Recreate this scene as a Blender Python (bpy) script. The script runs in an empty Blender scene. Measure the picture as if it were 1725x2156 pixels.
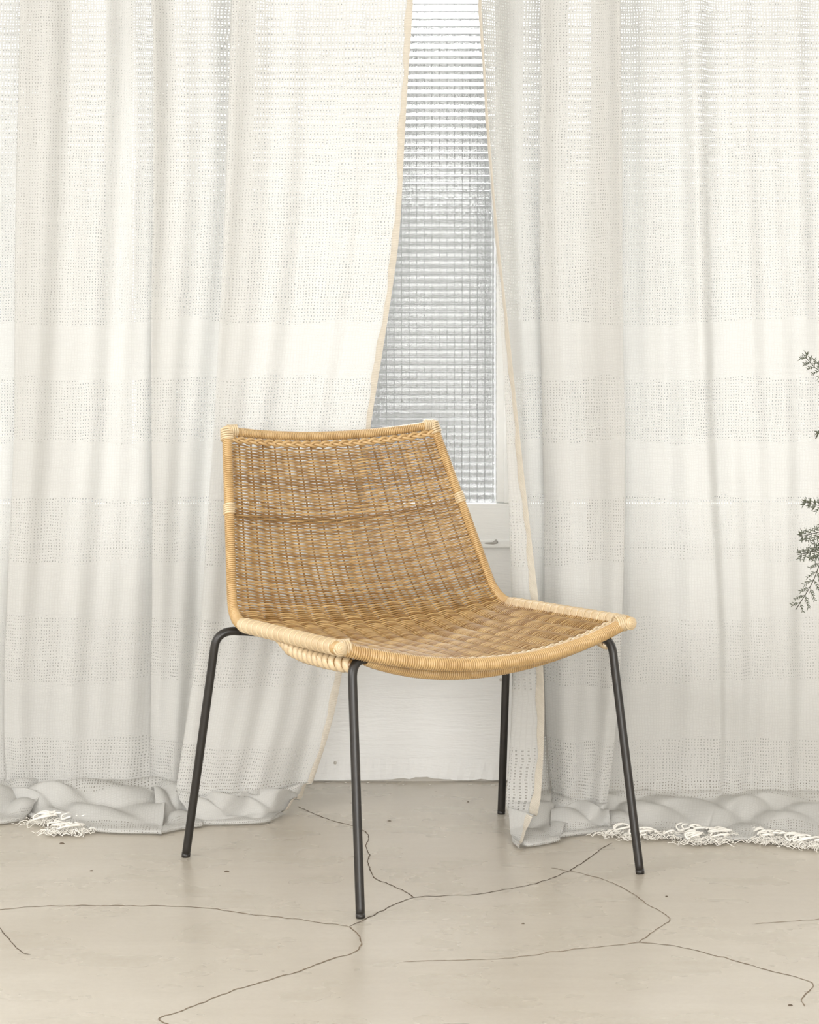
import bpy, math, random
import numpy as np
from mathutils import Vector, noise as mnoise

random.seed(7)
rng = np.random.default_rng(7)
SC = bpy.context.scene
COL = SC.collection
PI = math.pi

# ------------------------------------------------------------------ camera
F, YH, H = 4815.6, 662.0, 0.95            # focal length in pixels, horizon row, camera height
cam_data = bpy.data.cameras.new('camera')
cam_data.sensor_fit = 'VERTICAL'
cam_data.sensor_height = 36.0
cam_data.lens = F / 2156.0 * 36.0
cam_data.shift_y = -(1078.0 - YH) / 2156.0
cam_data.clip_start = 0.05
cam = bpy.data.objects.new('camera', cam_data)
cam.location = (0, 0, H)
cam.rotation_euler = (PI / 2, 0, 0)
COL.objects.link(cam)
SC.camera = cam

# ------------------------------------------------------------------ sky, daylight, exposure
world = bpy.data.worlds.new('overcast_sky')
SC.world = world
world.use_nodes = True
bg = world.node_tree.nodes['Background']
# overcast sky: the zenith three times as bright as the horizon, as under even cloud
_w = world.node_tree
_tc = _w.nodes.new('ShaderNodeTexCoord')
_sp = _w.nodes.new('ShaderNodeSeparateXYZ')
_w.links.new(_tc.outputs['Generated'], _sp.inputs[0])
_mr = _w.nodes.new('ShaderNodeMapRange')
_mr.inputs['From Min'].default_value = 0.0
_mr.inputs['From Max'].default_value = 1.0
_mr.inputs['To Min'].default_value = 3.1
_mr.inputs['To Max'].default_value = 9.3
_w.links.new(_sp.outputs['Z'], _mr.inputs['Value'])
_w.links.new(_mr.outputs[0], bg.inputs['Strength'])
bg.inputs['Color'].default_value = (0.955, 0.98, 1.0, 1)


def area_light(name, loc, aim, sx, sy, power, color):
    l = bpy.data.lights.new(name, 'AREA')
    l.shape = 'RECTANGLE'
    l.size, l.size_y = sx, sy
    l.energy = power
    l.color = color
    o = bpy.data.objects.new(name, l)
    o.location = loc
    o.rotation_euler = (Vector(aim) - Vector(loc)).to_track_quat('-Z', 'Y').to_euler()
    COL.objects.link(o)
    return o


# daylight entering by the tall side window on the left; the lamp behind the camera is an added soft fill
area_light('side_window_daylight', (-2.9, 1.5, 1.85), (0.5, 3.8, 0.2), 3.2, 1.5, 92, (0.985, 0.985, 0.98))
area_light('rear_fill_light', (0.6, -2.3, 1.2), (0.2, 4.0, 0.2), 4.5, 1.7, 196, (0.985, 0.985, 0.98))

SC.view_settings.view_transform = 'Standard'
SC.view_settings.look = 'None'
SC.view_settings.gamma = 1.0
SC.view_settings.use_curve_mapping = False
SC.view_settings.exposure = 0.38
SC.cycles.max_bounces = 10
SC.cycles.diffuse_bounces = 5
SC.cycles.glossy_bounces = 3
SC.cycles.transmission_bounces = 6
SC.cycles.transparent_max_bounces = 24
SC.cycles.caustics_refractive = True
SC.cycles.caustics_reflective = False
SC.cycles.sample_clamp_indirect = 6.0
SC.cycles.use_denoising = True


# ------------------------------------------------------------------ helpers
def at(px, py, d):                        # a photograph position at real distance d
    return np.array([(px - 862.5) * d / F, d, H - (py - YH) * d / F])


def on_floor(px, py, z=0.0):              # a photograph position that lies on the floor
    d = F * (H - z) / (py - YH)
    return np.array([(px - 862.5) * d / F, d, z])


class MB:
    def __init__(self):
        self.v, self.f, self.n = [], [], 0

    def add(self, v, f):
        v = np.asarray(v, float)
        self.v.append(v)
        n = self.n
        self.f.extend([[i + n for i in q] for q in f])
        self.n += len(v)

    def box(self, lo, hi):
        x0, y0, z0 = lo
        x1, y1, z1 = hi
        self.add([(x0, y0, z0), (x1, y0, z0), (x1, y1, z0), (x0, y1, z0), (x0, y0, z1), (x1, y0, z1), (x1, y1, z1), (x0, y1, z1)],
                 [(0, 3, 2, 1), (4, 5, 6, 7), (0, 1, 5, 4), (1, 2, 6, 5), (2, 3, 7, 6), (3, 0, 4, 7)])

    def tube(self, p, r, sides=6, caps=True, flat=1.0):
        p = np.asarray(p, float)
        n = len(p)
        t = np.gradient(p, axis=0)
        t /= np.linalg.norm(t, axis=1)[:, None] + 1e-12
        a = np.array([0, 0, 1.0]) if abs(t[0][2]) < 0.9 else np.array([1.0, 0, 0])
        N = np.zeros_like(p)
        cur = a - t[0] * a.dot(t[0])
        cur /= np.linalg.norm(cur)
        for i in range(n):
            cur = cur - t[i] * cur.dot(t[i])
            cur /= np.linalg.norm(cur) + 1e-12
            N[i] = cur
        B = np.cross(t, N)
        r = np.broadcast_to(np.asarray(r, float), (n,))
        ang = np.arange(sides) * 2 * PI / sides
        v = p[:, None, :] + r[:, None, None] * (np.cos(ang)[None, :, None] * N[:, None, :] + flat * np.sin(ang)[None, :, None] * B[:, None, :])
        f = []
        for i in range(n - 1):
            b = i * sides
            for j in range(sides):
                k = (j + 1) % sides
                f.append((b + j, b + k, b + sides + k, b + sides + j))
        if caps:
            f.append(tuple(range(sides))[::-1])
            f.append(tuple((n - 1) * sides + j for j in range(sides)))
        self.add(v.reshape(-1, 3), f)

    def build(self, name, mat, parent=None, smooth=True):
        me = bpy.data.meshes.new(name)
        me.from_pydata(np.concatenate(self.v).tolist(), [], self.f)
        if smooth:
            me.polygons.foreach_set('use_smooth', [True] * len(me.polygons))
        me.materials.append(mat)
        o = bpy.data.objects.new(name, me)
        COL.objects.link(o)
        if parent:
            o.parent = parent
        return o


def empty(name, loc=(0, 0, 0), rz=0.0):
    o = bpy.data.objects.new(name, None)
    o.location = loc
    o.rotation_euler = (0, 0, rz)
    o.empty_display_size = 0.1
    COL.objects.link(o)
    return o


def tag(o, label, cat, group=None):
    o['label'] = label
    o['category'] = cat
    if group:
        o['group'] = group
    return o


def structure(o, label=None):
    o['kind'] = 'structure'
    if label:
        o['label'] = label
    return o


def bevel(o, w=0.003, seg=2):
    m = o.modifiers.new('edge', 'BEVEL')
    m.width = w
    m.segments = seg
    m.limit_method = 'ANGLE'
    for p in o.data.polygons:
        p.use_smooth = False
    return o


def spline(pts, per):
    """Catmull-Rom through pts (n,k), per samples to a span"""
    p = np.asarray(pts, float)
    p = np.vstack([2 * p[0] - p[1], p, 2 * p[-1] - p[-2]])
    out = []
    t = np.linspace(0, 1, per, endpoint=False)[:, None]
    for i in range(1, len(p) - 2):
        a, b, c, d = p[i - 1], p[i], p[i + 1], p[i + 2]
        out.append(0.5 * (2 * b + (c - a) * t + (2 * a - 5 * b + 4 * c - d) * t * t + (3 * b - a - 3 * c + d) * t ** 3))
    out.append(p[-2][None, :])
    return np.vstack(out)


def resample(p, step=None, n=None):
    p = np.asarray(p, float)
    s = np.concatenate([[0], np.cumsum(np.linalg.norm(np.diff(p, axis=0), axis=1))])
    if n is None:
        n = max(2, int(s[-1] / step) + 1)
    q = np.linspace(0, s[-1], n)
    return np.stack([np.interp(q, s, p[:, k]) for k in range(p.shape[1])], 1), s[-1]


def frames(p):
    t = np.gradient(p, axis=0)
    t /= np.linalg.norm(t, axis=1)[:, None] + 1e-12
    a = np.array([0, 0, 1.0]) if abs(t[0][2]) < 0.9 else np.array([1.0, 0, 0])
    N = np.zeros_like(p)
    cur = a - t[0] * a.dot(t[0])
    for i in range(len(p)):
        cur = cur - t[i] * cur.dot(t[i])
        cur /= np.linalg.norm(cur) + 1e-12
        N[i] = cur
    return t, N, np.cross(t, N)


def helix(path, R, pitch, seg=10, phase=0.0):
    """points of a strand wound round a path"""
    p, L = resample(path, step=0.004)
    turns = L / pitch
    n = int(turns * seg) + 1
    q, _ = resample(p, n=n)
    t, N, B = frames(q)
    a = np.arange(n) * 2 * PI / seg + phase
    R = np.interp(np.linspace(0, 1, n), np.linspace(0, 1, len(R)), R) if np.ndim(R) else np.full(n, R)
    return q + R[:, None] * (np.cos(a)[:, None] * N + np.sin(a)[:, None] * B)


# ------------------------------------------------------------------ materials
class NT:
    def __init__(self, name):
        self.m = bpy.data.materials.new(name)
        self.m.use_nodes = True
        self.t = self.m.node_tree
        self.t.nodes.clear()
        self.out = self.t.nodes.new('ShaderNodeOutputMaterial')

    def n(self, kind, **kw):
        o = self.t.nodes.new('ShaderNode' + kind)
        for k, v in kw.items():
            if k.startswith('_'):
                setattr(o, k[1:], v)
        return o

    def put(self, sock, v):
        if isinstance(v, bpy.types.NodeSocket):
            self.t.links.new(v, sock)
        else:
            sock.default_value = v

    def math(self, op, a, b=0.0, c=0.0, clamp=False):
        o = self.n('Math')
        o.operation = op
        o.use_clamp = clamp
        for i, v in enumerate((a, b, c)):
            self.put(o.inputs[i], v)
        return o.outputs[0]

    def noise(self, vec, scale, detail=3.0, rough=0.5, dist=0.0):
        o = self.n('TexNoise')
        if vec is not None:
            self.put(o.inputs['Vector'], vec)
        o.inputs['Scale'].default_value = scale
        o.inputs['Detail'].default_value = detail
        o.inputs['Roughness'].default_value = rough
        o.inputs['Distortion'].default_value = dist
        return o.outputs['Fac']

    def mapping(self, vec, scale=(1, 1, 1), loc=(0, 0, 0)):
        o = self.n('Mapping')
        self.put(o.inputs['Vector'], vec)
        o.inputs['Scale'].default_value = scale
        o.inputs['Location'].default_value = loc
        return o.outputs[0]

    def ramp(self, fac, stops):
        o = self.n('ValToRGB')
        self.put(o.inputs[0], fac)
        e = o.color_ramp.elements
        while len(e) < len(stops):
            e.new(0.5)
        for i, (p, c) in enumerate(stops):
            e[i].position = p
            e[i].color = (*c, 1) if len(c) == 3 else c
        return o.outputs[0]

    def mix(self, fac, a, b, mode='MIX'):
        o = self.n('Mix')
        o.data_type = 'RGBA'
        o.blend_type = mode
        self.put(o.inputs[0], fac)
        self.put(o.inputs[6], a if isinstance(a, bpy.types.NodeSocket) else (*a, 1))
        self.put(o.inputs[7], b if isinstance(b, bpy.types.NodeSocket) else (*b, 1))
        return o.outputs[2]

    def bump(self, height, strength, dist, normal=None):
        o = self.n('Bump')
        self.put(o.inputs['Height'], height)
        o.inputs['Strength'].default_value = strength
        o.inputs['Distance'].default_value = dist
        if normal is not None:
            self.put(o.inputs['Normal'], normal)
        return o.outputs[0]

    def pos(self):
        return self.n('NewGeometry').outputs['Position']

    def obj(self):
        return self.n('TexCoord').outputs['Object']

    def principled(self, color, rough, normal=None, **kw):
        o = self.n('BsdfPrincipled')
        self.put(o.inputs['Base Color'], color if isinstance(color, bpy.types.NodeSocket) else (*color, 1))
        self.put(o.inputs['Roughness'], rough)
        if normal is not None:
            self.put(o.inputs['Normal'], normal)
        for k, v in kw.items():
            self.put(o.inputs[k.replace('_', ' ')], v)
        return o.outputs[0]

    def done(self, shader):
        self.t.links.new(shader, self.out.inputs['Surface'])
        return self.m


def mat_cane(name, light, dark, per_strand=True):
    t = NT(name)
    info = t.n('ObjectInfo').outputs['Random']
    p = t.obj()
    n1 = t.noise(p, 22, 3, 0.6)
    n2 = t.noise(t.mapping(p, (1, 1, 6)), 90, 2, 0.6)
    fac = t.math('ADD', t.math('MULTIPLY', n1, 0.75), t.math('MULTIPLY', n2, 0.35))
    if per_strand:
        fac = t.math('ADD', t.math('MULTIPLY', fac, 0.75), t.math('MULTIPLY', t.math('SUBTRACT', info, 0.5), 0.55))
    mid = tuple((a + b) / 2 for a, b in zip(light, dark))
    c = t.ramp(fac, [(0.18, dark), (0.48, mid), (0.8, light)])
    return t.done(t.principled(c, 0.30, t.bump(n2, 0.25, 0.0006), Specular_IOR_Level=0.6))


M_CANE = mat_cane('cane', (0.54, 0.355, 0.150), (0.25, 0.13, 0.036))
M_WRAP = mat_cane('cane_wrap', (0.60, 0.415, 0.20), (0.37, 0.21, 0.073), False)
M_PALE = mat_cane('pale_cane_wrap', (0.68, 0.55, 0.36), (0.48, 0.335, 0.178), False)
M_CORE = mat_cane('shaded_cane_core', (0.30, 0.17, 0.06), (0.17, 0.085, 0.028), False)  # darkened cane: shade in creases and at the stakes put into the colour


def mat_simple(name, color, rough, **kw):
    t = NT(name)
    return t.done(t.principled(color, rough, **kw))


def mat_leg():
    t = NT('charcoal_steel')
    n = t.noise(t.obj(), 60, 3)
    c = t.ramp(n, [(0.3, (0.012, 0.0098, 0.008)), (0.7, (0.019, 0.0155, 0.0125))])
    return t.done(t.principled(c, 0.38, t.bump(n, 0.05, 0.001), Specular_IOR_Level=0.5))


M_LEG = mat_leg()


def mat_floor():
    t = NT('trowelled_concrete')
    p = t.pos()
    big = t.noise(p, 1.3, 4, 0.5, 0.15)
    mid = t.noise(t.mapping(p, (1, 1.4, 1)), 6.0, 3, 0.55, 0.0)
    fine = t.noise(p, 90, 4, 0.7)
    streak = t.noise(t.mapping(p, (3, 22, 1)), 1.5, 4, 0.6)
    f = t.math('ADD', t.math('MULTIPLY', big, 0.5), t.math('ADD', t.math('MULTIPLY', mid, 0.3), t.math('MULTIPLY', streak, 0.2)))
    c = t.ramp(f, [(0.32, (0.425, 0.38, 0.313)), (0.5, (0.487, 0.445, 0.378)), (0.68, (0.54, 0.50, 0.436))])
    c = t.mix(t.math('MULTIPLY', t.math('SUBTRACT', fine, 0.42, clamp=True), 0.6), c, (0.33, 0.285, 0.225))
    smudge = t.noise(t.mapping(p, (5, 11, 1), (3, 1, 0)), 2.6, 4, 0.6, 0.1)
    c = t.mix(t.math('MULTIPLY', t.math('SUBTRACT', smudge, 0.56, clamp=True), 0.8, clamp=True), c, (0.35, 0.31, 0.25))
    # scattered pits and grit
    v = t.n('TexVoronoi')
    t.put(v.inputs['Vector'], t.mapping(p, (16, 16, 0)))
    v.inputs['Scale'].default_value = 1.0
    sep = t.n('SeparateColor')
    t.put(sep.inputs[0], v.outputs['Color'])
    pit = t.math('MULTIPLY', t.math('LESS_THAN', v.outputs['Distance'], t.math('MULTIPLY', sep.outputs[1], 0.05)), t.math('GREATER_THAN', sep.outputs[0], 0.55))
    c = t.mix(t.math('MULTIPLY', pit, 0.7), c, (0.22, 0.165, 0.11))
    rough = t.math('ADD', 0.22, t.math('MULTIPLY', mid, 0.12))
    h = t.math('ADD', t.math('MULTIPLY', mid, 0.6), t.math('MULTIPLY', fine, 0.15))
    return t.done(t.principled(c, rough, t.bump(h, 0.04, 0.004), Specular_IOR_Level=0.7))


M_FLOOR = mat_floor()
M_CRACK = mat_simple('crack_grime', (0.10, 0.07, 0.045), 0.9)
M_CRACK_FAINT = mat_simple('faint_crack_grime', (0.28, 0.22, 0.16), 0.8)


def mat_white_plaster(name, base, scale=1.0):
    t = NT(name)
    p = t.pos()
    brush = t.noise(t.mapping(p, (2.5, 2.5, 22)), 2.2 * scale, 5, 0.65, 0.3)
    lump = t.noise(p, 9 * scale, 5, 0.6)
    c = t.mix(t.math('MULTIPLY', t.math('SUBTRACT', lump, 0.35, clamp=True), 0.6), base, tuple(x * 0.88 for x in base))
    h = t.math('ADD', t.math('MULTIPLY', brush, 0.7), t.math('MULTIPLY', lump, 0.5))
    return t.done(t.principled(c, 0.6, t.bump(h, 0.75, 0.006), Specular_IOR_Level=0.3))


M_PLASTER = mat_white_plaster('whitewashed_plaster', (0.80, 0.798, 0.785))
M_ROOM = mat_simple('white_room_paint', (0.75, 0.74, 0.72), 0.8)
M_FRAME = mat_white_plaster('white_frame_paint', (0.82, 0.82, 0.80), 0.6)
M_BARE = mat_simple('bare_mortar', (0.52, 0.49, 0.44), 0.95)


def mat_glass():
    t = NT('ribbed_wired_glass')
    p = t.pos()
    sx = t.n('SeparateXYZ')
    t.put(sx.inputs[0], p)
    wob = t.noise(p, 240, 3, 0.75)
    ver = t.math('ABSOLUTE', t.math('SINE', t.math('MULTIPLY', sx.outputs[0], PI / 0.0153)))
    ver = t.math('POWER', t.math('SUBTRACT', 1.0, ver), 6.0)
    h = t.math('ADD', t.math('MULTIPLY', wob, 0.8), t.math('MULTIPLY', ver, 0.5))
    nb = t.bump(h, 0.3, 0.001)
    r = t.n('BsdfGlass')
    r.inputs['Color'].default_value = (0.985, 0.985, 0.975, 1)
    r.inputs['Roughness'].default_value = 0.03
    r.inputs['IOR'].default_value = 1.5
    t.put(r.inputs['Normal'], nb)
    return t.done(r.outputs[0])


M_GLASS = mat_glass()


def mat_gauze(name, base, pitch=0.0058, bands=True, dense=False):
    """open hand-woven gauze: threads along u and v in metres, denser weft in bands; the holes are real openings"""
    t = NT(name)
    uv = t.n('UVMap').outputs[0]
    wob = t.n('TexNoise')
    t.put(wob.inputs['Vector'], uv)
    wob.inputs['Scale'].default_value = 26
    wob.inputs['Detail'].default_value = 3
    s = t.n('SeparateXYZ')
    t.put(s.inputs[0], uv)
    w = t.n('SeparateColor')
    t.put(w.inputs[0], wob.outputs['Color'])
    u = t.math('ADD', s.outputs[0], t.math('MULTIPLY', t.math('SUBTRACT', w.outputs[0], 0.5), 0.010))
    v = t.math('ADD', s.outputs[1], t.math('MULTIPLY', t.math('SUBTRACT', w.outputs[1], 0.5), 0.012))
    slow = t.noise(uv, 5.0, 3, 0.6)
    patch = t.noise(t.mapping(uv, (9, 2.2, 1)), 2.0, 3, 0.6)

    def thread(x, p, seed):
        q = t.math('DIVIDE', x, p)
        tri = t.math('MULTIPLY', t.math('ABSOLUTE', t.math('SUBTRACT', t.math('FRACT', q), 0.5)), 2.0)   # 1 on the thread axis
        wn = t.n('TexWhiteNoise')
        wn.noise_dimensions = '1D'
        t.put(wn.inputs['W'], t.math('ADD', t.math('FLOOR', t.math('ADD', q, 0.5)), seed))
        return tri, wn.outputs['Value']

    tu, ru = thread(u, pitch * 0.92, 3.0)
    tv, rv = thread(v, pitch, 71.0)
    td, rd = thread(v, pitch * 0.5, 17.0)
    if bands:
        # weft bands below about a metre: about 11 cm dense, 12 cm open, and so on
        bv = t.math('ADD', s.outputs[1], t.math('MULTIPLY', t.math('SUBTRACT', slow, 0.5), 0.06))
        ph = t.math('FRACT', t.math('DIVIDE', t.math('SUBTRACT', 0.935, bv), 0.232))
        band = t.math('MULTIPLY', t.math('LESS_THAN', ph, 0.46), t.math('LESS_THAN', bv, 0.935))
    else:
        band = 1.0 if dense else 0.0
    th_u = t.math('SUBTRACT', t.math('ADD', 0.40, t.math('MULTIPLY', ru, 0.16)), t.math('MULTIPLY', patch, 0.30))
    th_v = t.math('SUBTRACT', t.math('ADD', 0.41, t.math('MULTIPLY', rv, 0.22)), t.math('MULTIPLY', patch, 0.26))
    th_d = t.math('ADD', 0.10, t.math('MULTIPLY', rd, 0.10))
    m_u = t.math('GREATER_THAN', tu, th_u)
    m_v = t.math('GREATER_THAN', tv, th_v)
    m_d = t.math('MULTIPLY', t.math('GREATER_THAN', td, th_d), band)
    mask = t.math('MAXIMUM', t.math('MAXIMUM', m_u, m_v), t.math('MAXIMUM', m_d, 0.28))     # loose fibres partly fill the openings
    h = t.math('MAXIMUM', tu, t.math('MAXIMUM', tv, t.math('MULTIPLY', td, band)))
    nb = t.bump(h, 0.35, 0.0015)
    d = t.n('BsdfDiffuse')
    d.inputs['Color'].default_value = (*base, 1)
    t.put(d.inputs['Normal'], nb)
    tr = t.n('BsdfTranslucent')
    thick = t.math('POWER', h, 2.5)                         # the middle of a thread lets less light through
    t.put(tr.inputs['Color'], t.mix(t.math('MULTIPLY', thick, 0.75), tuple(x * 0.64 for x in base), tuple(x * y for x, y in zip(base, (0.39, 0.38, 0.365)))))
    mx = t.n('MixShader')
    mx.inputs[0].default_value = 0.49
    t.t.links.new(d.outputs[0], mx.inputs[1])
    t.t.links.new(tr.outputs[0], mx.inputs[2])
    tp = t.n('BsdfTransparent')
    fin = t.n('MixShader')
    t.put(fin.inputs[0], mask)
    t.t.links.new(tp.outputs[0], fin.inputs[1])
    t.t.links.new(mx.outputs[0], fin.inputs[2])
    return t.done(fin.outputs[0])


M_GAUZE = mat_gauze('cream_gauze', (0.825, 0.818, 0.79))
def mat_hem():
    t = NT('folded_hem_cloth')
    uv = t.n('UVMap').outputs[0]
    s_ = t.n('SeparateXYZ')
    t.put(s_.inputs[0], uv)
    a = t.math('SINE', t.math('MULTIPLY', s_.outputs[1], 2 * PI / 0.0032))
    n = t.noise(uv, 60, 3)
    c = t.mix(n, (0.57, 0.525, 0.455), (0.46, 0.415, 0.345))
    return t.done(t.principled(c, 0.9, t.bump(t.math('ADD', a, n), 0.3, 0.001), Specular_IOR_Level=0.1))


M_HEM = mat_hem()
M_YARN = mat_simple('cream_yarn', (0.80, 0.775, 0.72), 0.85)

# ------------------------------------------------------------------ the room
WY = at(0, 1645, 1)[2] and F * H / (1645 - YH)        # inner face of the window wall
X0, X1, Y0, Z1 = -3.3, 3.3, -2.6, 2.75

b = MB()
nx, ny = 12, 12
b.box((X0, Y0, -0.08), (X1, WY + 0.30, 0.0))
floor = structure(b.build('floor', M_FLOOR, smooth=False), 'smooth beige trowelled concrete floor with fine branching cracks')

CRACKS = [
    ('dark', 1.0, [(627, 1698), (660, 1713), (700, 1728), (740, 1738), (768, 1750), (777, 1765), (771, 1780), (778, 1800), (775, 1815), (788, 1848), (815, 1860), (850, 1876), (874, 1890)]),
    ('dark', 0.9, [(735, 1951), (760, 1940), (790, 1925), (830, 1905), (874, 1890), (940, 1886), (1000, 1884), (1060, 1874), (1120, 1862), (1180, 1842), (1230, 1815), (1262, 1790), (1290, 1775)]),
    ('mid', 0.9, [(-20, 1918), (90, 1908), (250, 1907), (350, 1908), (440, 1913), (520, 1924), (620, 1935), (735, 1951)]),
    ('mid', 1.1, [(735, 1951), (752, 1965), (760, 1980), (757, 1996), (740, 2008), (690, 2022), (630, 2045), (565, 2063), (480, 2090), (400, 2122), (335, 2144), (345, 2152), (370, 2175)]),
    ('mid', 0.8, [(1160, 1828), (1220, 1838), (1280, 1855), (1330, 1880), (1365, 1905), (1400, 1925), (1410, 1938), (1385, 1955), (1345, 1985)]),
    ('mid', 0.9, [(1345, 1985), (1420, 1992), (1500, 2010), (1600, 2038), (1710, 2070), (1690, 2100), (1695, 2120)]),
    ('faint', 0.8, [(1345, 1985), (1200, 2000), (1100, 2014), (1020, 2020), (850, 2025)]),
    ('dark', 0.7, [(-10, 1938), (20, 1980), (45, 2005), (65, 2010)]),
    ('faint', 0.8, [(1590, 1945), (1660, 1940), (1760, 1933)]),
]
M_CRACK_MID = mat_simple('worn_crack_grime', (0.20, 0.15, 0.10), 0.85)
for tone, wd, pts in CRACKS:
    p = np.array([on_floor(*q) for q in pts])
    p = spline(p, 6)
    p, L = resample(p, step=0.006)
    p[1:-1, 0] += 0.0022 * np.array([mnoise.noise(Vector((q * .31, wd * 9, L))) for q in range(len(p) - 2)])
    p[1:-1, 1] += 0.0050 * np.array([mnoise.noise(Vector((q * .37, wd * 5 + 3, L))) for q in range(len(p) - 2)])
    t = np.gradient(p, axis=0)
    t /= np.linalg.norm(t, axis=1)[:, None] + 1e-12
    side = np.stack([-t[:, 1], t[:, 0], 0 * t[:, 0]], 1)
    w = 0.00078 * wd * (0.6 + 0.8 * rng.random(len(p))) * (1 + 0.8 * np.abs(t[:, 0]))
    w[0] = w[-1] = 0.0002
    v = np.concatenate([p + side * w[:, None], p - side * w[:, None]])
    v[:, 2] = 0.0004
    n = len(p)
    c = MB()
    c.add(v, [(i, i + 1, n + i + 1, n + i) for i in range(n - 1)])
    c.build('crack', {'dark': M_CRACK, 'mid': M_CRACK_MID, 'faint': M_CRACK_FAINT}[tone], floor, smooth=False)

# small flakes of grit lying on the floor
for px, py, s in [(130, 1776, 9), (193, 1834, 5), (478, 1835, 8), (820, 1729, 5), (986, 1689, 4), (1404, 1888, 4), (1102, 1945, 4), (1664, 2117, 5)]:
    q = on_floor(px, py)
    c = MB()
    r = s * 0.00042
    k = 7
    ring = [(q[0] + r * 1.7 * math.cos(a) * random.uniform(.7, 1.2), q[1] + r * math.sin(a) * random.uniform(.7, 1.2), 0.0002) for a in [2 * PI * i / k for i in range(k)]]
    top = [(q[0] + (x - q[0]) * .6, q[1] + (y - q[1]) * .6, 0.0014) for x, y, _ in ring]
    c.add(ring + top, [(i, (i + 1) % k, k + (i + 1) % k, k + i) for i in range(k)] + [tuple(range(k, 2 * k))])
    c.build('grit_flake', M_CRACK, floor)

# window wall with one long opening
WB, WT, WX = 0.488, 2.5, 2.35
b = MB()
b.box((X0, WY, 0), (X1, WY + 0.12, WB))
b.box((X0, WY, WT), (X1, WY + 0.12, Z1))
b.box((X0, WY, WB), (-WX, WY + 0.12, WT))
b.box((WX, WY, WB), (X1, WY + 0.12, WT))
wall = structure(b.build('wall_back', M_BARE, smooth=False), 'whitewashed plaster wall under the window')
# plaster coat: a proud skin with a broken lower edge
c = MB()
xs = np.arange(X0, X1, 0.012)
low = 0.55 * np.array([0.006 + 0.010 * max(0, mnoise.noise(Vector((x * 9, 1.3, 0)))) + 0.011 * max(0, mnoise.noise(Vector((x * 31, 4.0, 2)))) + (0.006 if abs(x - at(885, 0, WY)[0]) < 0.016 else 0) for x in xs])
n = len(xs)
yf = WY - 0.006
v = [(x, yf - 0.002 * (i % 2), l) for i, (x, l) in enumerate(zip(xs, low))] + [(x, yf, 0.05) for x in xs] + [(x, yf, WB) for x in xs] + [(x, WY + 0.001, l) for x, l in zip(xs, low)]
f = []
for i in range(n - 1):
    f += [(i, i + 1, n + i + 1, n + i), (n + i, n + i + 1, 2 * n + i + 1, 2 * n + i), (3 * n + i, 3 * n + i + 1, i + 1, i)]
c.add(v, f)
c.build('plaster_coat', M_PLASTER, wall, smooth=False)
for px, py in [(650, 1646), (690, 1644), (728, 1645), (775, 1645), (850, 1648), (905, 1649), (990, 1649), (1040, 1650)]:
    q = on_floor(px, py + 3)
    c = MB()
    k = 6
    r = random.uniform(.0025, .006)
    ring = [(q[0] + 1.5 * r * math.cos(2 * PI * i / k) * random.uniform(.6, 1.2), q[1] - .006 + .5 * r * math.sin(2 * PI * i / k), 0.0003) for i in range(k)]
    top = [(q[0] + (x - q[0]) * .6, y, 0.002) for x, y, _ in ring]
    c.add(ring + top, [(i, (i + 1) % k, k + (i + 1) % k, k + i) for i in range(k)] + [tuple(range(k, 2 * k))])
    c.build('plaster_flake', M_BARE, wall)
# two nail heads in the plaster
for px, py in [(1055, 1431), (706, 1606)]:
    q = at(px, py, WY - 0.006)
    c = MB()
    k = 8
    v = []
    for rr, yy in ((.0035, 0), (.0033, -.002), (.0015, -.003)):
        v += [(q[0] + rr * math.cos(2 * PI * i / k), q[1] + yy, q[2] + rr * math.sin(2 * PI * i / k)) for i in range(k)]
    c.add(v, [(a + i, a + (i + 1) % k, a + k + (i + 1) % k, a + k + i) for a in (0, k) for i in range(k)] + [tuple(range(2 * k, 3 * k))])
    c.build('nail_head', M_BARE, wall)

for nm, lo, hi in [('wall_left', (X0 - .15, Y0, 0), (X0, WY + .12, Z1)), ('wall_front', (X0 - .15, Y0 - .15, 0), (X1 + .15, Y0, Z1)), ('wall_right', (X1, Y0, 0), (X1 + .15, WY + .12, Z1)), ('ceiling', (X0, Y0, Z1), (X1, WY + .12, Z1 + .12))]:
    b = MB()
    b.box(lo, hi)
    structure(b.build(nm, M_ROOM, smooth=False))

# window_1: frame, mullions, ribbed panes
win = structure(empty('window_1', (0, WY, WB)), 'long white framed window with grey ribbed glass')


def wpart(name, lo, hi, mat=M_FRAME, bv=0.004):
    c = MB()
    c.box((lo[0], lo[1] - WY, lo[2] - WB), (hi[0], hi[1] - WY, hi[2] - WB))
    return bevel(c.build(name, mat, win, smooth=False), bv)


PB = 0.950 - (1057 - YH) * (WY + .03) / F                 # lower edge of the panes
xr = (1043 - 862.5) * (WY + .02) / F                      # right edge of the pane seen in the gap
PW, ST = 0.74, 0.055
wpart('bottom_rail', (-WX, WY - .004, WB), (WX, WY + .015, PB), bv=0.002)
wpart('top_rail', (-WX, WY - .004, WT - .06), (WX, WY + .06, WT))
wpart('sill_lip', (-WX, WY - .016, WB - .012), (WX, WY + .01, WB + .006), bv=0.003)
edges = [xr + k * (PW + ST) for k in range(-3, 3)]
for e in edges:
    wpart('mullion', (e, WY + .002, PB), (e + ST, WY + .06, WT - .06))
    wpart('glazing_bead', (e + ST * .3, WY - .008, PB), (e + ST * .62, WY + .004, WT - .06), bv=0.003)
c = MB()
q = at(1046, 1143, WY - .010)
c.tube([(q[0] - .028, q[1] - WY - .004, q[2] - WB), (q[0] - .008, q[1] - WY - .006, q[2] - WB), (q[0], q[1] - WY - .010, q[2] - WB + .004)], [.0018, .0025, .0045], 8)
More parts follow.
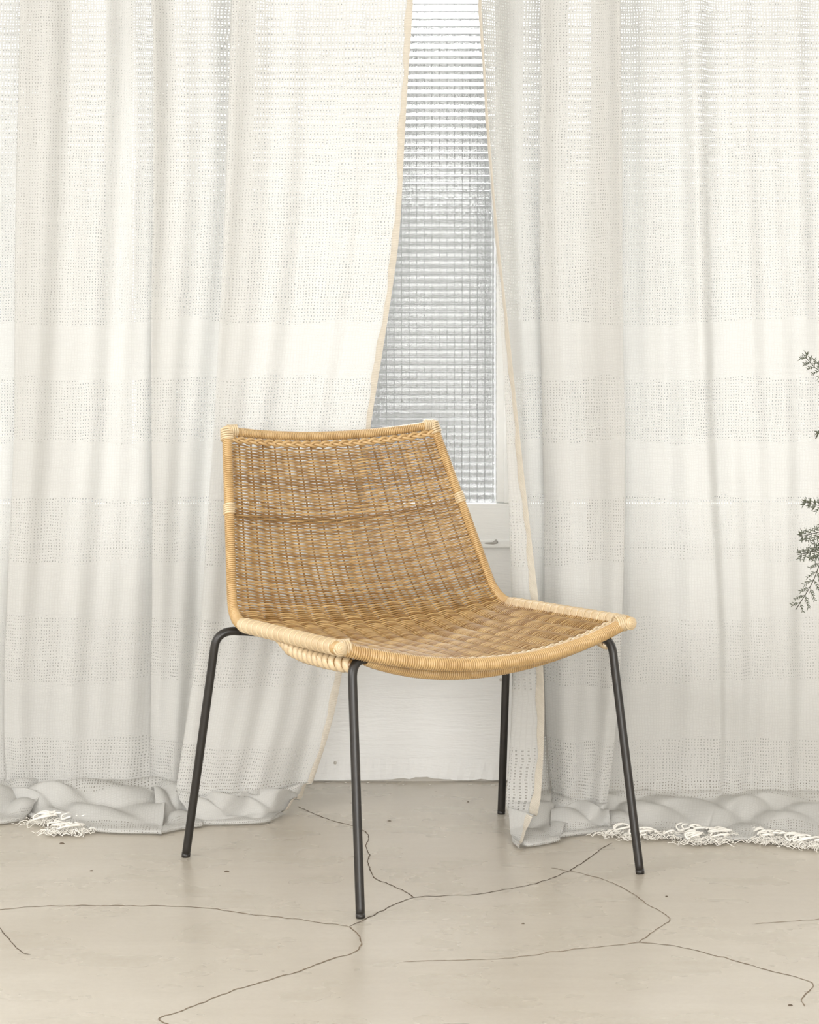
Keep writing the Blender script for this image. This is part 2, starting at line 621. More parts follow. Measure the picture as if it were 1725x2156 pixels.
c.build('catch', mat_simple('worn_catch_paint', (0.42, 0.41, 0.38), 0.6), win)
RIB = 0.0153
ZT = 1.615                                               # transom and clear panes above, unseen, added to let in more skylight
wpart('added_transom', (-WX, WY - .003, ZT), (WX, WY + .015, ZT + .05), bv=0.002)
t_ = NT('clear_glass')
fr = t_.n('Fresnel')
fr.inputs['IOR'].default_value = 1.45
gl = t_.n('BsdfGlossy')
gl.inputs['Roughness'].default_value = 0.02
tp_ = t_.n('BsdfTransparent')
ms_ = t_.n('MixShader')
t_.t.links.new(fr.outputs[0], ms_.inputs[0])
t_.t.links.new(tp_.outputs[0], ms_.inputs[1])
t_.t.links.new(gl.outputs[0], ms_.inputs[2])
M_CLEAR = t_.done(ms_.outputs[0])
for k, e in enumerate(edges[:-1]):
    wpart('added_clear_pane', (max(-WX, e + ST - .004), WY + .008, ZT + .046), (min(WX, edges[k + 1] + .004), WY + .012, WT - .056), M_CLEAR, 0.0005)
for k, e in enumerate(edges[:-1]):
    lo, hi = e + ST - .004, edges[k + 1] + .004
    if hi < -WX or lo > WX:
        continue
    seg = 12
    zz = np.arange(PB - .004, ZT + .004, RIB / seg)
    ph = (zz / RIB) % 1.0
    prof = 0.00022 * np.cos(2 * PI * ph) - 0.00055 * np.clip(1 - np.abs(ph - 0.5) / 0.10, 0, 1) ** 1.0
    yb = 0.003
    n = len(zz)
    v = [(x, yb - pz, z - WB) for x in (lo, hi) for z, pz in zip(zz, prof)] + [(x, yb + .005, z - WB) for x in (lo, hi) for z in zz]
    v += v                                                 # the rim has its own vertices, so the faces keep their true normals
    f = [(i, n + i, n + i + 1, i + 1) for i in range(n - 1)] + [(2 * n + i, 2 * n + i + 1, 3 * n + i + 1, 3 * n + i) for i in range(n - 1)]
    g4 = 4 * n
    f += [(g4 + i, g4 + i + 1, g4 + 2 * n + i + 1, g4 + 2 * n + i) for i in range(n - 1)]
    f += [(g4 + n + i, g4 + 3 * n + i, g4 + 3 * n + i + 1, g4 + n + i + 1) for i in range(n - 1)]
    f += [(g4, g4 + 2 * n, g4 + 3 * n, g4 + n), (g4 + n - 1, g4 + 2 * n - 1, g4 + 4 * n - 1, g4 + 3 * n - 1)]
    c = MB()
    c.add(v, f)
    c.build('pane', M_GLASS, win)

# outside: paving and a grey garden wall beyond
b = MB()
b.box((-9, WY + .30, -.15), (9, 16, -.05))
structure(b.build('ground', mat_simple('pale_paving', (0.052, 0.052, 0.05), 0.8), smooth=False), 'pale paving outside the window')
b = MB()
YG = 11.0
ZG = H + YG * math.tan(math.radians(6.3))
b.box((-9, YG, -.05), (9, YG + .25, ZG))
b.box((-9, YG - .04, ZG), (9, YG + .29, ZG + .07))
gw = b.build('garden_wall', mat_white_plaster('grey_render', (0.08, 0.08, 0.0775)), smooth=False)
structure(gw, 'grey rendered garden wall seen blurred through the ribbed glass')


# ------------------------------------------------------------------ curtains
LEV = [-1150, 0, 500, 900, 1300, 1500, 1640]
DN = 4.42


def zlev(y):
    return H - (y - YH) * DN / F


def curtain(name, label, nodes, hem, per, lump, seed):
    """nodes: per node (px at each level, (depth above, depth at the floor)); hem: where the lower edge lies on the floor (px, py)"""
    zl = np.array([zlev(y) for y in LEV])
    sec = []
    for k in range(len(LEV)):
        w = [0, 0, 0, 0, 0.15, 0.55, 1.0][k]
        row = []
        for xs_, (d0, d1) in nodes:
            d = d0 * (1 - w) + d1 * w
            row.append(((xs_[k] - 862.5) * d / F, d))
        sec.append(spline(row, per))
    sec = np.array(sec)                                    # level, u, xy
    nu = sec.shape[1]
    arc = np.concatenate([[0], np.cumsum(np.linalg.norm(np.diff(sec[3], axis=0), axis=1))])
    zs = np.concatenate([np.linspace(zl[0], zl[1], 12)[:-1], np.arange(zl[1], zl[-1], -0.012), [zl[-1]]])
    order = np.argsort(zl)
    rows = np.zeros((len(zs), nu, 3))
    # smooth the section between the levels
    zf = np.linspace(zl.min(), zl.max(), 240)
    ker = np.hanning(25)
    ker /= ker.sum()
    for ax in range(2):
        for j in range(nu):
            g = np.interp(zf, zl[order], sec[order, j, ax])
            gp = np.pad(g, 12, mode='reflect', reflect_type='odd')
            g = np.convolve(gp, ker, 'valid')
            rows[:, j, ax] = np.interp(zs, zf, g)
    rows[:, :, 2] = zs[:, None]
    A, Z = np.meshgrid(arc, zs)
    rip = 0.0045 * np.sin(A * 62 + 1.3 * np.sin(Z * 2.1 + seed) + seed) + 0.0035 * np.sin(A * 118 + 2.0 * np.sin(Z * 3 + 1.7 * seed))
    rip += 0.004 * np.sin(A * 21 + Z * 9 + seed) * np.clip(1.0 - Z, 0, 1) + 0.0025 * np.sin(Z * 38 + A * 12 + seed) * np.clip(0.9 - Z, 0, 1)
    rows[:, :, 1] += rip
    rows[:, :, 0] += 0.002 * np.sin(Z * 7 + A * 5 + seed)
    # the part that lies on the floor
    hp = np.array([on_floor(px, py)[:2] for px, py in hem])
    hs = spline(hp, per)
    nf = 34
    fl = np.zeros((nf, nu, 3))
    last = rows[-1]
    for i in range(nf):
        t = (i + 1) / nf
        e = t ** 1.25
        fl[i, :, :2] = last[:, :2] * (1 - e) + hs * e
        wr = np.abs(np.sin(arc * 9 + 4.2 * t + seed + .6 * np.sin(arc * 21)))
        wr2 = np.abs(np.sin(arc * 25 - 6.5 * t + seed * 2))
        bulge = math.sin(PI * min(1, t * 1.02)) ** 0.8
        fl[i, :, 2] = 0.003 + (last[:, 2] - .003) * (1 - t) ** 2.4 + bulge * (0.005 + lump * (0.62 * wr + 0.38 * wr2))
        fl[i, :, 1] += 0.012 * bulge * np.sin(arc * 45 + 7 * t + seed)
    # lower edge turned under into a soft roll
    roll = np.zeros((5, nu, 3))
    out = np.zeros((nu, 2))
    dvec = hs - last[:, :2]
    out = dvec / (np.linalg.norm(dvec, axis=1)[:, None] + 1e-9)
    for i, (fw, zz) in enumerate([(0.004, 0.010), (0.008, 0.009), (0.010, 0.006), (0.008, 0.003), (0.0, 0.0022)]):
        roll[i, :, :2] = hs + out * fw
        roll[i, :, 2] = zz
    fl[-3:, :, 2] += np.array([0.003, 0.006, 0.008])[:, None]
    g = np.concatenate([rows, fl, roll])
    nr = len(g)
    vv = np.concatenate([[0], np.cumsum(np.median(np.linalg.norm(np.diff(g, axis=0), axis=2), axis=1))])
    vv = zs[0] - vv
    me = bpy.data.meshes.new(name)
    idx = np.arange(nr * nu).reshape(nr, nu)
    faces = np.stack([idx[:-1, :-1], idx[1:, :-1], idx[1:, 1:], idx[:-1, 1:]], -1).reshape(-1, 4)
    me.from_pydata(g.reshape(-1, 3).tolist(), [], faces.tolist())
    me.polygons.foreach_set('use_smooth', [True] * len(me.polygons))
    uvl = me.uv_layers.new(name='UVMap')
    U = np.stack(np.broadcast_arrays(arc[None, :], vv[:, None]), -1).reshape(-1, 2)
    li = np.zeros(len(me.loops), int)
    me.loops.foreach_get('vertex_index', li)
    uvl.data.foreach_set('uv', U[li].ravel())
    me.materials.append(M_GAUZE)
    o = bpy.data.objects.new(name, me)
    COL.objects.link(o)
    tag(o, label, 'curtain', None)
    return o, g, arc, vv


def side_hem(parent, edge, inward, width, mat, off=0.003):
    """narrow turned hem sewn along the free side of a curtain: a folded band with its own thickness"""
    e, L = resample(edge, step=0.012)
    iw, _ = resample(inward, n=len(e))
    d = iw - e
    d /= np.linalg.norm(d, axis=1)[:, None] + 1e-9
    n = len(e)
    k = 8
    prof = [(-0.002, 0.0), (0.0, -off), (0.25, -off * 1.25), (0.75, -off * 1.15), (1.0, -off * .8), (1.0, -off * .3), (0.3, off * .6), (-0.002, off * .5)]
    V = np.zeros((n, k, 3))
    wob = 1 + 0.18 * np.sin(np.arange(n) * .35) + 0.1 * np.sin(np.arange(n) * 1.1)
    up = np.array([0, 1.0, 0])
    for j, (a, y) in enumerate(prof):
        V[:, j] = e + d * (a * width * wob)[:, None] + up * y
    me = bpy.data.meshes.new('side_hem')
    idx = np.arange(n * k).reshape(n, k)
    faces = []
    for j in range(k):
        a, b2 = idx[:, j], idx[:, (j + 1) % k]
        faces += np.stack([a[:-1], a[1:], b2[1:], b2[:-1]], -1).tolist()
    me.from_pydata(V.reshape(-1, 3).tolist(), [], faces)
    uvl = me.uv_layers.new(name='UVMap')
    pu = np.array([0, .002, .005, .012, .016, .018, .026, .03])
    s = np.linspace(0, L, n)
    U = np.stack(np.broadcast_arrays(pu[None, :], s[:, None]), -1).reshape(-1, 2)
    li = np.zeros(len(me.loops), int)
    me.loops.foreach_get('vertex_index', li)
    uvl.data.foreach_set('uv', U[li].ravel())
    me.materials.append(mat)
    o = bpy.data.objects.new('side_hem', me)
    COL.objects.link(o)
    o.parent = parent
    return o


def C(*a):
    return list(a)


left_nodes = [
    (C(-330, -330, -320, -310, -300, -300, -300), (4.45, 4.42)),
    (C(-60, -60, -62, -64, -60, -60, -60), (4.46, 4.42)),
    (C(148, 148, 140, 133, 126, 122, 118), (4.475, 4.44)),
    (C(40, 40, 35, 29, 14, 8, 14), (4.40, 4.41)),
    (C(240, 240, 235, 230, 215, 205, 195), (4.425, 4.41)),
    (C(366, 366, 368, 370, 372, 369, 362), (4.465, 4.44)),
    (C(322, 322, 322, 320, 317, 316, 316), (4.415, 4.42)),
    (C(430, 430, 425, 415, 400, 385, 372), (4.435, 4.39)),
    (C(545, 542, 525, 505, 475, 445, 415), (4.45, 4.37)),
    (C(498, 495, 474, 457, 426, 393, 372), (4.37, 4.30)),
    (C(690, 690, 668, 635, 600, 560, 515), (4.395, 4.30)),
    (C(884, 872, 842, 778, 740, 705, 655), (4.375, 4.37)),
]
left_hem = [(-300, 1745), (-60, 1742), (60, 1725), (0, 1706), (185, 1750), (330, 1757), (335, 1757), (380, 1748), (425, 1741), (415, 1739), (545, 1735), (604, 1716)]
right_nodes = [
    (C(1006, 1011, 1050, 1091, 1143, 1149, 1136), (4.345, 4.20)),
    (C(1008, 1012, 1046, 1064, 1082, 1079, 1064), (4.37, 4.22)),
    (C(1095, 1095, 1100, 1105, 1120, 1120, 1115), (4.445, 4.30)),
    (C(1195, 1195, 1195, 1198, 1200, 1205, 1210), (4.465, 4.34)),
    (C(1136, 1136, 1138, 1141, 1147, 1150, 1165), (4.42, 4.29)),
    (C(1222, 1222, 1220, 1218, 1222, 1225, 1225), (4.405, 4.24)),
    (C(1306, 1304, 1311, 1317, 1310, 1302, 1282), (4.375, 4.22)),
    (C(1246, 1246, 1240, 1236, 1236, 1235, 1232), (4.44, 4.28)),
    (C(1400, 1400, 1400, 1400, 1400, 1400, 1400), (4.445, 4.32)),
    (C(1472, 1472, 1474, 1482, 1495, 1500, 1500), (4.415, 4.30)),
    (C(1510, 1510, 1512, 1520, 1532, 1536, 1536), (4.44, 4.31)),
    (C(1600, 1600, 1602, 1605, 1608, 1610, 1610), (4.43, 4.31)),
    (C(1725, 1725, 1725, 1725, 1725, 1725, 1725), (4.445, 4.31)),
    (C(1960, 1960, 1960, 1960, 1960, 1960, 1960), (4.445, 4.31)),
]
right_hem = [(1096, 1789), (1078, 1772), (1112, 1784), (1180, 1772), (1160, 1768), (1238, 1757), (1288, 1752), (1275, 1752), (1380, 1762), (1470, 1772), (1500, 1773), (1600, 1772), (1725, 1778), (1960, 1780)]

curtain_l, GL, arcL, vL = curtain('curtain', 'cream gauze curtain behind the chair back, its free edge sweeping left to the floor', left_nodes, left_hem, 18, 0.036, 0.4)
curtain_r, GR, arcR, vR = curtain('curtain', 'cream gauze curtain behind the front chair leg, with a rolled edge and fringed hem', right_nodes, right_hem, 18, 0.030, 2.1)
side_hem(curtain_l, GL[2:-3, -1], GL[2:-3, -9], 0.012, M_HEM)['label'] = 'narrow sewn side hem'
side_hem(curtain_r, GR[2:-3, 0], GR[2:-3, 7], 0.016, M_HEM)['label'] = 'rolled tan side hem'


def tassel(parent, px, py, w, n, dirx=0.0, ln=0.05, knot=True):
    """knotted clump of curly warp ends lying on the floor"""
    c = MB()
    q0 = on_floor(px, py)
    for i in range(int(n * 1.8)):
        st = q0 + np.array([random.uniform(-w, w), random.uniform(-.4, .8) * w * .6, random.uniform(.004, .014)])
        d = np.array([random.gauss(dirx, .8), random.gauss(-.7, .6), 0])
        d /= np.linalg.norm(d) + 1e-6
        L = ln * random.uniform(.5, 1.3)
        m = 12
        a0, cur = random.uniform(0, 6), random.uniform(-1.9, 1.9)
        p = [st]
        ang = math.atan2(d[1], d[0])
        for s in range(m):
            ang += cur / m * 2.4 + random.gauss(0, .28)
            z = max(.0016, .003 + .010 * abs(math.sin(a0 + s * .55)) * (1 - s / m * .6))
            st = st + np.array([math.cos(ang), math.sin(ang) * .8, 0]) * L / m
            p.append(np.array([st[0], st[1], z]))
        c.tube(spline(p, 2), random.uniform(.0004, .0008), 4)
    if knot:
        for i in range(max(2, n // 8)):          # plied cords with a knot
            st = q0 + np.array([random.uniform(-w, w), random.uniform(-.3, .6) * w, .006])
            a = random.uniform(0, 6)
            r = random.uniform(.009, .019)
            m = 16
            p = [st + np.array([r * math.cos(a + k * .36), r * .75 * math.sin(a + k * .36), .005 + .008 * abs(math.sin(k * .3 + a))]) for k in range(m)]
            c.tube(spline(p, 2), .0019, 5)
    return c.build('fringe_tassel', M_YARN, parent)


for px, py, w, n, dx in [(52, 1700, .018, 22, .2), (85, 1712, .02, 24, .1), (120, 1736, .034, 60, -.2), (142, 1756, .026, 56, -.3), (175, 1735, .025, 26, -.5), (165, 1690, .016, 12, -.6)]:
    tassel(curtain_l, px, py, w, n, dx)
for px, py, w, n, dx in [(1300, 1762, .02, 16, 0), (1335, 1768, .016, 12, 0), (1395, 1768, .03, 10, .2), (1455, 1762, .02, 34, .1), (1485, 1776, .028, 46, .1), (1525, 1768, .022, 34, .1),
                         (1575, 1765, .02, 8, .3), (1625, 1776, .024, 34, 0), (1670, 1780, .02, 26, 0), (1712, 1786, .02, 30, .2)]:
    tassel(curtain_r, px, py, w, n, dx)

# ------------------------------------------------------------------ the chair
S = 1.13
CX, CY, TH = 0.0347 * S, 3.4828 * S, 0.5479
wf, wb, wt = 0.2534 * S, 0.2443 * S, 0.1936 * S
yF, yB, yT = -0.1493 * S, 0.1884 * S, 0.3081 * S
zF, zB, zT = 0.3713 * S, 0.367 * S, 0.655 * S
chair = empty('lounge_chair', (CX, CY, 0), TH)
tag(chair, 'low honey-coloured woven cane chair on four thin charcoal metal legs', 'chair')


def corner_curve(T, B, Fp, cut, n=200):
    T, B, Fp = map(np.array, (T, B, Fp))
    d1, d2 = (T - B) / np.linalg.norm(T - B), (Fp - B) / np.linalg.norm(Fp - B)
    a, c_ = B + d1 * cut, B + d2 * cut
    t = np.linspace(0, 1, 40)[:, None]
    arcp = (1 - t) ** 2 * a + 2 * t * (1 - t) * B + t * t * c_
    p = np.vstack([np.linspace(T, a, 30, endpoint=False), arcp, np.linspace(c_, Fp, 31)[1:]])
    return resample(p, n=n)


NT_ = 400
RailL, LR = corner_curve((-wt, yT, zT), (-wb, yB, zB), (-wf, yF, zF), 0.05, NT_)
RailR = RailL * np.array([-1, 1, 1])
MidC, LM = corner_curve((0, yT + .022, zT - .016), (0, yB + .020, zB - .034), (0, yF - .034, zF - .043), 0.16, NT_)
MIDOFF = MidC - np.stack([np.zeros(NT_), RailL[:, 1], RailL[:, 2]], 1)


def shell(s, t):
    """point on the woven shell: s from -1 (left rail) to 1, t from 0 (top of the back) to 1 (front of the seat)"""
    s, t = np.broadcast_arrays(np.asarray(s, float), np.asarray(t, float))
    q = t * (NT_ - 1)
    i = np.clip(np.floor(q).astype(int), 0, NT_ - 2)
    f = (q - i)[..., None]
    L = RailL[i] * (1 - f) + RailL[i + 1] * f
    O = MIDOFF[i] * (1 - f) + MIDOFF[i + 1] * f
    p = L * np.array([0, 1, 1]) + O * (1 - s ** 2)[..., None]
    p[..., 0] = L[..., 0] * -s
    return p


def shell_n(s, t):
    e = 1e-3
    ds = shell(np.clip(s + e, -1.2, 1.2), t) - shell(np.clip(s - e, -1.2, 1.2), t)
    dt = shell(s, np.clip(t + e, 0, 1)) - shell(s, np.clip(t - e, 0, 1))
    n = np.cross(dt, ds)
    n /= np.linalg.norm(n, axis=-1)[..., None] + 1e-12
    return n                                                # towards the sitter


NI = 17                                                    # spaces between stakes
TB = 0.468                                                 # bend between back and seat
back_mb, seat_mb = MB(), MB()
for j in range(1, NI):
    s = 2 * j / NI - 1
    for mb_, t0, t1 in ((back_mb, 0.004, TB + .004), (seat_mb, TB - .004, 0.996)):
        tt = np.linspace(t0, t1, 46)
        mb_.tube(shell(s, tt), 0.0019, 6)
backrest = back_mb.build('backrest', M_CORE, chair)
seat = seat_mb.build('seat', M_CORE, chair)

PITCH = 0.00275
nrow = int(LR * 0.955 / PITCH)
xs = np.linspace(0, NI, NI * 6 + 1)
sx_ = xs / NI * 2 - 1
for k in range(nrow):
    t0 = 0.034 + (0.985 - 0.034) * k / (nrow - 1)
    jit = rng.normal(0, 0.00012)
    tt = t0 + jit + 0.00018 * np.sin(sx_ * 5 + k * 1.7) + 0.00012 * np.sin(sx_ * 13 + k * 2.9)
    tt = np.clip(tt, 0.01, 0.995)
    wave = np.cos(PI * xs) * (1 if k % 2 else -1)
    rr = (0.00148 + 0.00024 * wave) * (1 + rng.normal(0, .05))
    amp = 0.0030
    off = amp * np.cos(PI * xs) * (1 if k % 2 else -1)
    p = shell(sx_ * 0.985, tt) + shell_n(sx_, tt) * off[:, None]
    c = MB()
    c.tube(p, rr, 5)
    c.build('cane_strand', M_CANE, backrest if t0 < TB else seat)


def wrapped(name, path, R, pitch, r, mat, parent, core=None):
    """a rail: dark core with one strand of cane wound tightly round it"""
    c = MB()
    p, L = resample(path, step=0.008)
    if np.ndim(R):
        Rr = np.interp(np.linspace(0, 1, len(p)), np.linspace(0, 1, len(R)), R)
    else:
        Rr = R
    c.tube(p, np.asarray(Rr) - 0.0002, 10)
    o = c.build(name, core or M_CORE, parent)
    k = MB()
    k.tube(helix(path, R, pitch, 10), r, 5)
    k.build('cane_winding', mat, o)
    return o


def end_wind(mb, centre, axis, R, n=4, r=0.0022):
    """spiral of cane closing the end of a rail"""
    axis = np.asarray(axis, float)
    axis /= np.linalg.norm(axis)
    a = np.cross(axis, (0, 0, 1.0))
    a /= np.linalg.norm(a)
    b_ = np.cross(axis, a)
    m = 14 * n
    k = np.arange(m)
    rad = R * (1 - k / m * .92)
    h = R * .55 * np.sqrt(np.clip(1 - (rad / R) ** 2, 0, 1))
    ang = k * 2 * PI / 14
    mb.tube(centre + rad[:, None] * (np.cos(ang)[:, None] * a + np.sin(ang)[:, None] * b_) + h[:, None] * axis, r, 5)
    # solid core
    prof = [(R * .98, 0), (R * .8, R * .33), (R * .45, R * .5), (R * .1, R * .55)]
    K = 12
    v, f = [], []
    for rr, hh in prof:
        v += [centre + rr * (math.cos(2 * PI * i / K) * a + math.sin(2 * PI * i / K) * b_) + hh * axis for i in range(K)]
    for q in range(len(prof) - 1):
        f += [(q * K + i, q * K + (i + 1) % K, (q + 1) * K + (i + 1) % K, (q + 1) * K + i) for i in range(K)]
    f.append(tuple((len(prof) - 1) * K + i for i in range(K)))
    mb.add(v, f)


def lashing(parent, centre, axis, R, n, r, length):
    axis = np.asarray(axis, float)
    axis /= np.linalg.norm(axis)
    c = MB()
    c.tube(helix(np.array([centre - axis * length / 2, centre, centre + axis * length / 2]), R, length / n, 12), r, 5)
    c.tube([centre - axis * length / 2, centre + axis * length / 2], R - r * .4, 10)
    return c.build('corner_lashing', M_PALE, parent)


RB, RS = 0.0076, 0.0098
for sgn, rail in ((-1, RailL), (1, RailR)):
    fw = rail[-1] - rail[-2]
    fw /= np.linalg.norm(fw)
    up = rail[0] - rail[1]
    up /= np.linalg.norm(up)
    path = np.vstack([rail[0] + up * .006, rail, rail[-1] + fw * .014])
    tt = np.linspace(0, 1, 60)
    Rv = np.where(tt < .44, RB, np.where(tt > .54, RS, RB + (RS - RB) * (tt - .44) / .1))
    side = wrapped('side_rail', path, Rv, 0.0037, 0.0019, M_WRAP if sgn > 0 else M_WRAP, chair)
    kn = MB()
    end_wind(kn, rail[-1] + fw * .014, fw, RS + .001, 4)
    kn.build('end_knob', M_PALE, side)['label'] = 'pale spiral-wound rail end'
    # pale cane wound in bands over the seat part of the rail
    i0 = int(NT_ * .53)
    c = MB()
    seg = rail[i0:]
    p, L = resample(seg, n=400)
    w = np.linspace(0, 1, 400)
    hx = helix(seg, RS + .0007, 0.0040, 12)
    grow = (np.arange(len(hx)) / 12 % 5.0) / 5.0          # each band climbs over the last one
    base_, _ = resample(seg, n=len(hx))
    hx = base_ + (hx - base_) * (1 + .16 * grow)[:, None]
    c.tube(hx, 0.0021, 5)
    c.build('rail_binding', M_PALE, side)['label'] = 'pale cane binding wound in bands along the seat'
    lashing(side, rail[4], up, RB + .003, 5, .0022, .022)
    cr = shell(np.array(sgn * .97), np.array(.028))
    lashing(side, rail[0] + np.array([-sgn * .010, 0, .0]), (1, 0, 0), RB + .002, 5, .0021, .020)
    lashing(side, rail[-1] + np.array([-sgn * .012, -.002, -.001]), (1, 0, 0), RS + .0025, 5, .0024, .022)
    # cane ends tied where the rear crossbar meets the rail
    q = int(NT_ * .205)
    lashing(side, rail[q], rail[q + 1] - rail[q], RB + .0016, 5, .002, .02)

sv = np.linspace(-1, 1, 90)
wrapped('top_rail', shell(sv, 0.0 * sv + .0), 0.0070, 0.0037, 0.0019, M_WRAP, chair)
front_path = shell(sv, 0 * sv + 1.0)
wrapped('front_rail', front_path, RS, 0.0041, 0.0021, M_WRAP, chair)
# rear crossbar behind the weave, one third down the back
sb = np.linspace(-.985, .985, 60)
pb = shell(sb, 0 * sb + .205) - shell_n(sb, 0 * sb + .205) * .021
wrapped('back_crossbar', pb, 0.0030, 0.0040, 0.0016, M_PALE, chair, M_PALE)


def braid(name, s0, s1, t_, lift, n_cross, amp, r, mat):
    ss = np.linspace(s0, s1, 260)
    tt = np.full_like(ss, t_)
    base = shell(ss, tt)
    nn = shell_n(ss, tt)
    e = 1e-3
    along = shell(ss, tt + e) - shell(ss, tt - e)
    along /= np.linalg.norm(along, axis=1)[:, None]
    c = MB()
    for k in range(3):
        ph = (ss - s0) / (s1 - s0) * n_cross * 2 * PI + k * 2 * PI / 3
        p = base + nn * (lift + amp * .55 * np.sin(2 * ph))[:, None] + along * (amp * np.sin(ph))[:, None]
        c.tube(p, r, 6)
    return c.build(name, mat, chair)


braid('top_braid', -.97, .97, .0225, .0040, 7, .0046, .0030, M_WRAP)
braid('front_braid', -.97, .97, .974, .0042, 9, .0044, .0029, M_PALE)


# legs: bent steel tube; each pair is joined by a crossbar under the seat
def leg(foot, knee, inner):
    foot, knee, inner = map(np.array, (foot, knee, inner))
    d1 = (foot - knee) / np.linalg.norm(foot - knee)
    top = knee - d1 * 0.034
    t = np.linspace(0, 1, 14)[:, None]
    arcp = (1 - t) ** 2 * knee + 2 * t * (1 - t) * top + t * t * inner
    p = np.vstack([np.linspace(foot, knee, 24, endpoint=False), arcp])
    c = MB()
    c.tube(p, 0.0074, 14)
    o = c.build('leg', M_LEG, chair)
    k = MB()
    k.tube([foot, foot + (knee - foot) * .006, foot + (knee - foot) * .02], [0.0068, 0.0077, 0.0077], 14)
    k.build('foot_cap', M_LEG, o)
    return o


ffw, ffy, bfw, bfy = 0.2432 * S, -0.2009 * S, 0.2938 * S, 0.2513 * S
for sg in (-1, 1):
    leg((sg * ffw, ffy, 0.0), (sg * .258, yF - .004, .368), (sg * .222, yF + .004, .3955))
    leg((sg * bfw, bfy, 0.0), (sg * .306, .224, .372), (sg * .262, .212, .3985))
# front crossbar: cane wound, set back under the seat and dipping with it
sc_ = np.linspace(-.80, .80, 50)
pf = shell(sc_, 0 * sc_ + .985)
dip = 1 - (sc_ / .8) ** 2
pf[:, 1] = yF + .004 + .026 * dip
pf[:, 2] = .3955 - .043 * dip
wrapped('front_crossbar', pf, 0.0088, 0.0042, 0.0021, M_WRAP, chair)
# bundles of coarse pale cane bound under the side rails at the front legs
for rail, sg in ((RailL, -1), (RailR, 1)):
    c = MB()
    a = rail[int(NT_ * .69)] + np.array([-sg * .008, 0, -.010])
    b_ = rail[int(NT_ * .80)] + np.array([-sg * .012, 0, -.026])
    d_ = rail[int(NT_ * .93)] + np.array([-sg * .020, 0, -.030])
    e_ = np.array([sg * .252, yF + .006, .388])
    m = 181
    p, L = resample(spline([a, b_, d_, e_], 20), n=m)
    w = np.linspace(0, 1, m)
    tap = np.minimum(1, .45 + 2.4 * w)
    c.tube(p, 0.0098 * tap, 12)
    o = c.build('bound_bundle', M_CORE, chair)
    k = MB()
    hx = helix(p, 0.0078 * tap, 0.0150, 16)
    k.tube(hx, 0.0066 * np.interp(np.linspace(0, 1, len(hx)), w, tap), 8)
    k.build('binding_strip', M_PALE, o)['label'] = 'coarse pale cane bound round the bundle'
c = MB()
c.tube([(-.262, .212, .3985), (-.15, .222, .384), (0, .226, .376), (.15, .222, .384), (.262, .212, .3985)], .0072, 12)
c.build('rear_crossbar', M_LEG, chair)

# ------------------------------------------------------------------ fern at the edge of the frame
M_FERN = mat_simple('fern_green', (0.075, 0.085, 0.05), 0.6)
M_STEM = mat_simple('fern_stem', (0.05, 0.048, 0.032), 0.6)
M_POT = mat_simple('terracotta', (0.42, 0.23, 0.14), 0.8)
FD = 3.62
fern = empty('asparagus_fern', (1.02, FD, 0))
tag(fern, 'dark feathery fern whose frond tips reach in beside the fringed curtain', 'plant')


def fl(px, py, dd=0.0):
    return at(px, py, FD + dd) - np.array([1.02, FD, 0])


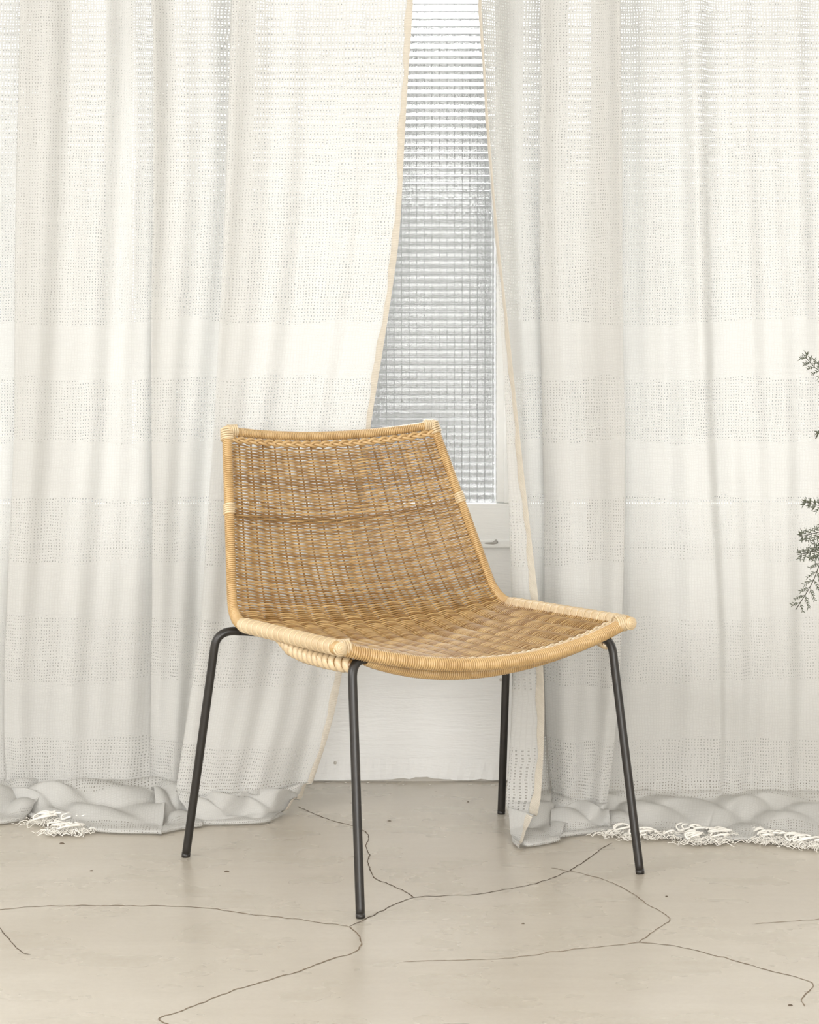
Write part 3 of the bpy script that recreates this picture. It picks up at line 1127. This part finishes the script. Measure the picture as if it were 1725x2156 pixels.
def frond(pts, side_len, first, n, seed, r=.0011):
    rr = random.Random(seed)
    p = spline(np.array([fl(*q) for q in pts]), 10)
    p, L = resample(p, n=60)
    c = MB()
    c.tube(p, np.linspace(r * 1.6, r * .6, len(p)), 5)
    o = c.build('frond', M_STEM, fern)
    lf = MB()
    tan = np.gradient(p, axis=0)
    tan /= np.linalg.norm(tan, axis=1)[:, None]
    for k in range(n):
        f = first + (1 - first) * k / n
        fi = f * 59
        i = min(58, int(fi))
        for sg in (-1, 1):
            t = tan[i]
            sidev = np.cross(t, (0, 1, 0))
            sidev /= np.linalg.norm(sidev)
            ln = side_len * (1.05 - .75 * (k / n)) * rr.uniform(.7, 1.2)
            d = t * .75 + sidev * sg * .75 + np.array([0, rr.uniform(-.5, .5), 0])
            d /= np.linalg.norm(d)
            a = p[i] + (p[min(59, i + 1)] - p[i]) * (fi - i)
            m = max(3, int(ln / .0035))
            tw = [a + d * ln * q / m + np.array([0, 0, -.10 * ln * (q / m) ** 2]) for q in range(m + 1)]
            lf.tube(tw, .00045, 4)
            for q in range(1, m + 1):
                for s2 in (-1, 1):
                    nd = d * .8 + np.cross(d, (0, 1, 0)) * s2 * .6 + np.array([0, rr.uniform(-.5, .5), rr.uniform(-.2, .2)])
                    nd /= np.linalg.norm(nd)
                    l2 = .0055 * rr.uniform(.7, 1.3)
                    lf.tube([tw[q], tw[q] + nd * l2 * .5, tw[q] + nd * l2], [.0005, .0007, .0002], 4)
    lf.build('leaflets', M_FERN, o)['kind'] = 'stuff'
    return o


base = [(2219, 1600), (2180, 1250)]
frond([(2215, 1590), (2150, 1000), (1960, 800), (1790, 800), (1725, 780), (1690, 744)], .020, .90, 9, 1)
frond([(2225, 1590), (2190, 1200), (2060, 1010), (1860, 1030), (1760, 1066), (1687, 1056)], .015, .90, 9, 2)
frond([(2222, 1590), (2170, 1260), (2040, 1090), (1860, 1090), (1760, 1112), (1682, 1131)], .024, .88, 11, 3)
frond([(2228, 1590), (2190, 1290), (2060, 1140), (1870, 1130), (1770, 1150), (1680, 1168)], .022, .88, 11, 4)
frond([(2230, 1590), (2170, 1220), (2000, 1050), (1830, 1060), (1745, 1150), (1712, 1225), (1676, 1284)], .040, .74, 15, 5)
frond([(2218, 1590), (2150, 1100), (1960, 900), (1800, 890), (1735, 898), (1718, 924)], .003, .97, 2, 6, .0016)
c = MB()
K = 28
prof = [(.0, 0), (.085, 0), (.092, .01), (.118, .20), (.128, .205), (.128, .235), (.116, .235), (.112, .215), (.0, .215)]
v, f = [], []
for r, z in prof:
    v += [(r * math.cos(2 * PI * i / K), r * math.sin(2 * PI * i / K), z) for i in range(K)]
for q in range(len(prof) - 1):
    f += [(q * K + i, q * K + (i + 1) % K, (q + 1) * K + (i + 1) % K, (q + 1) * K + i) for i in range(K)]
c.add(v, f)
c.build('pot', M_POT, fern)
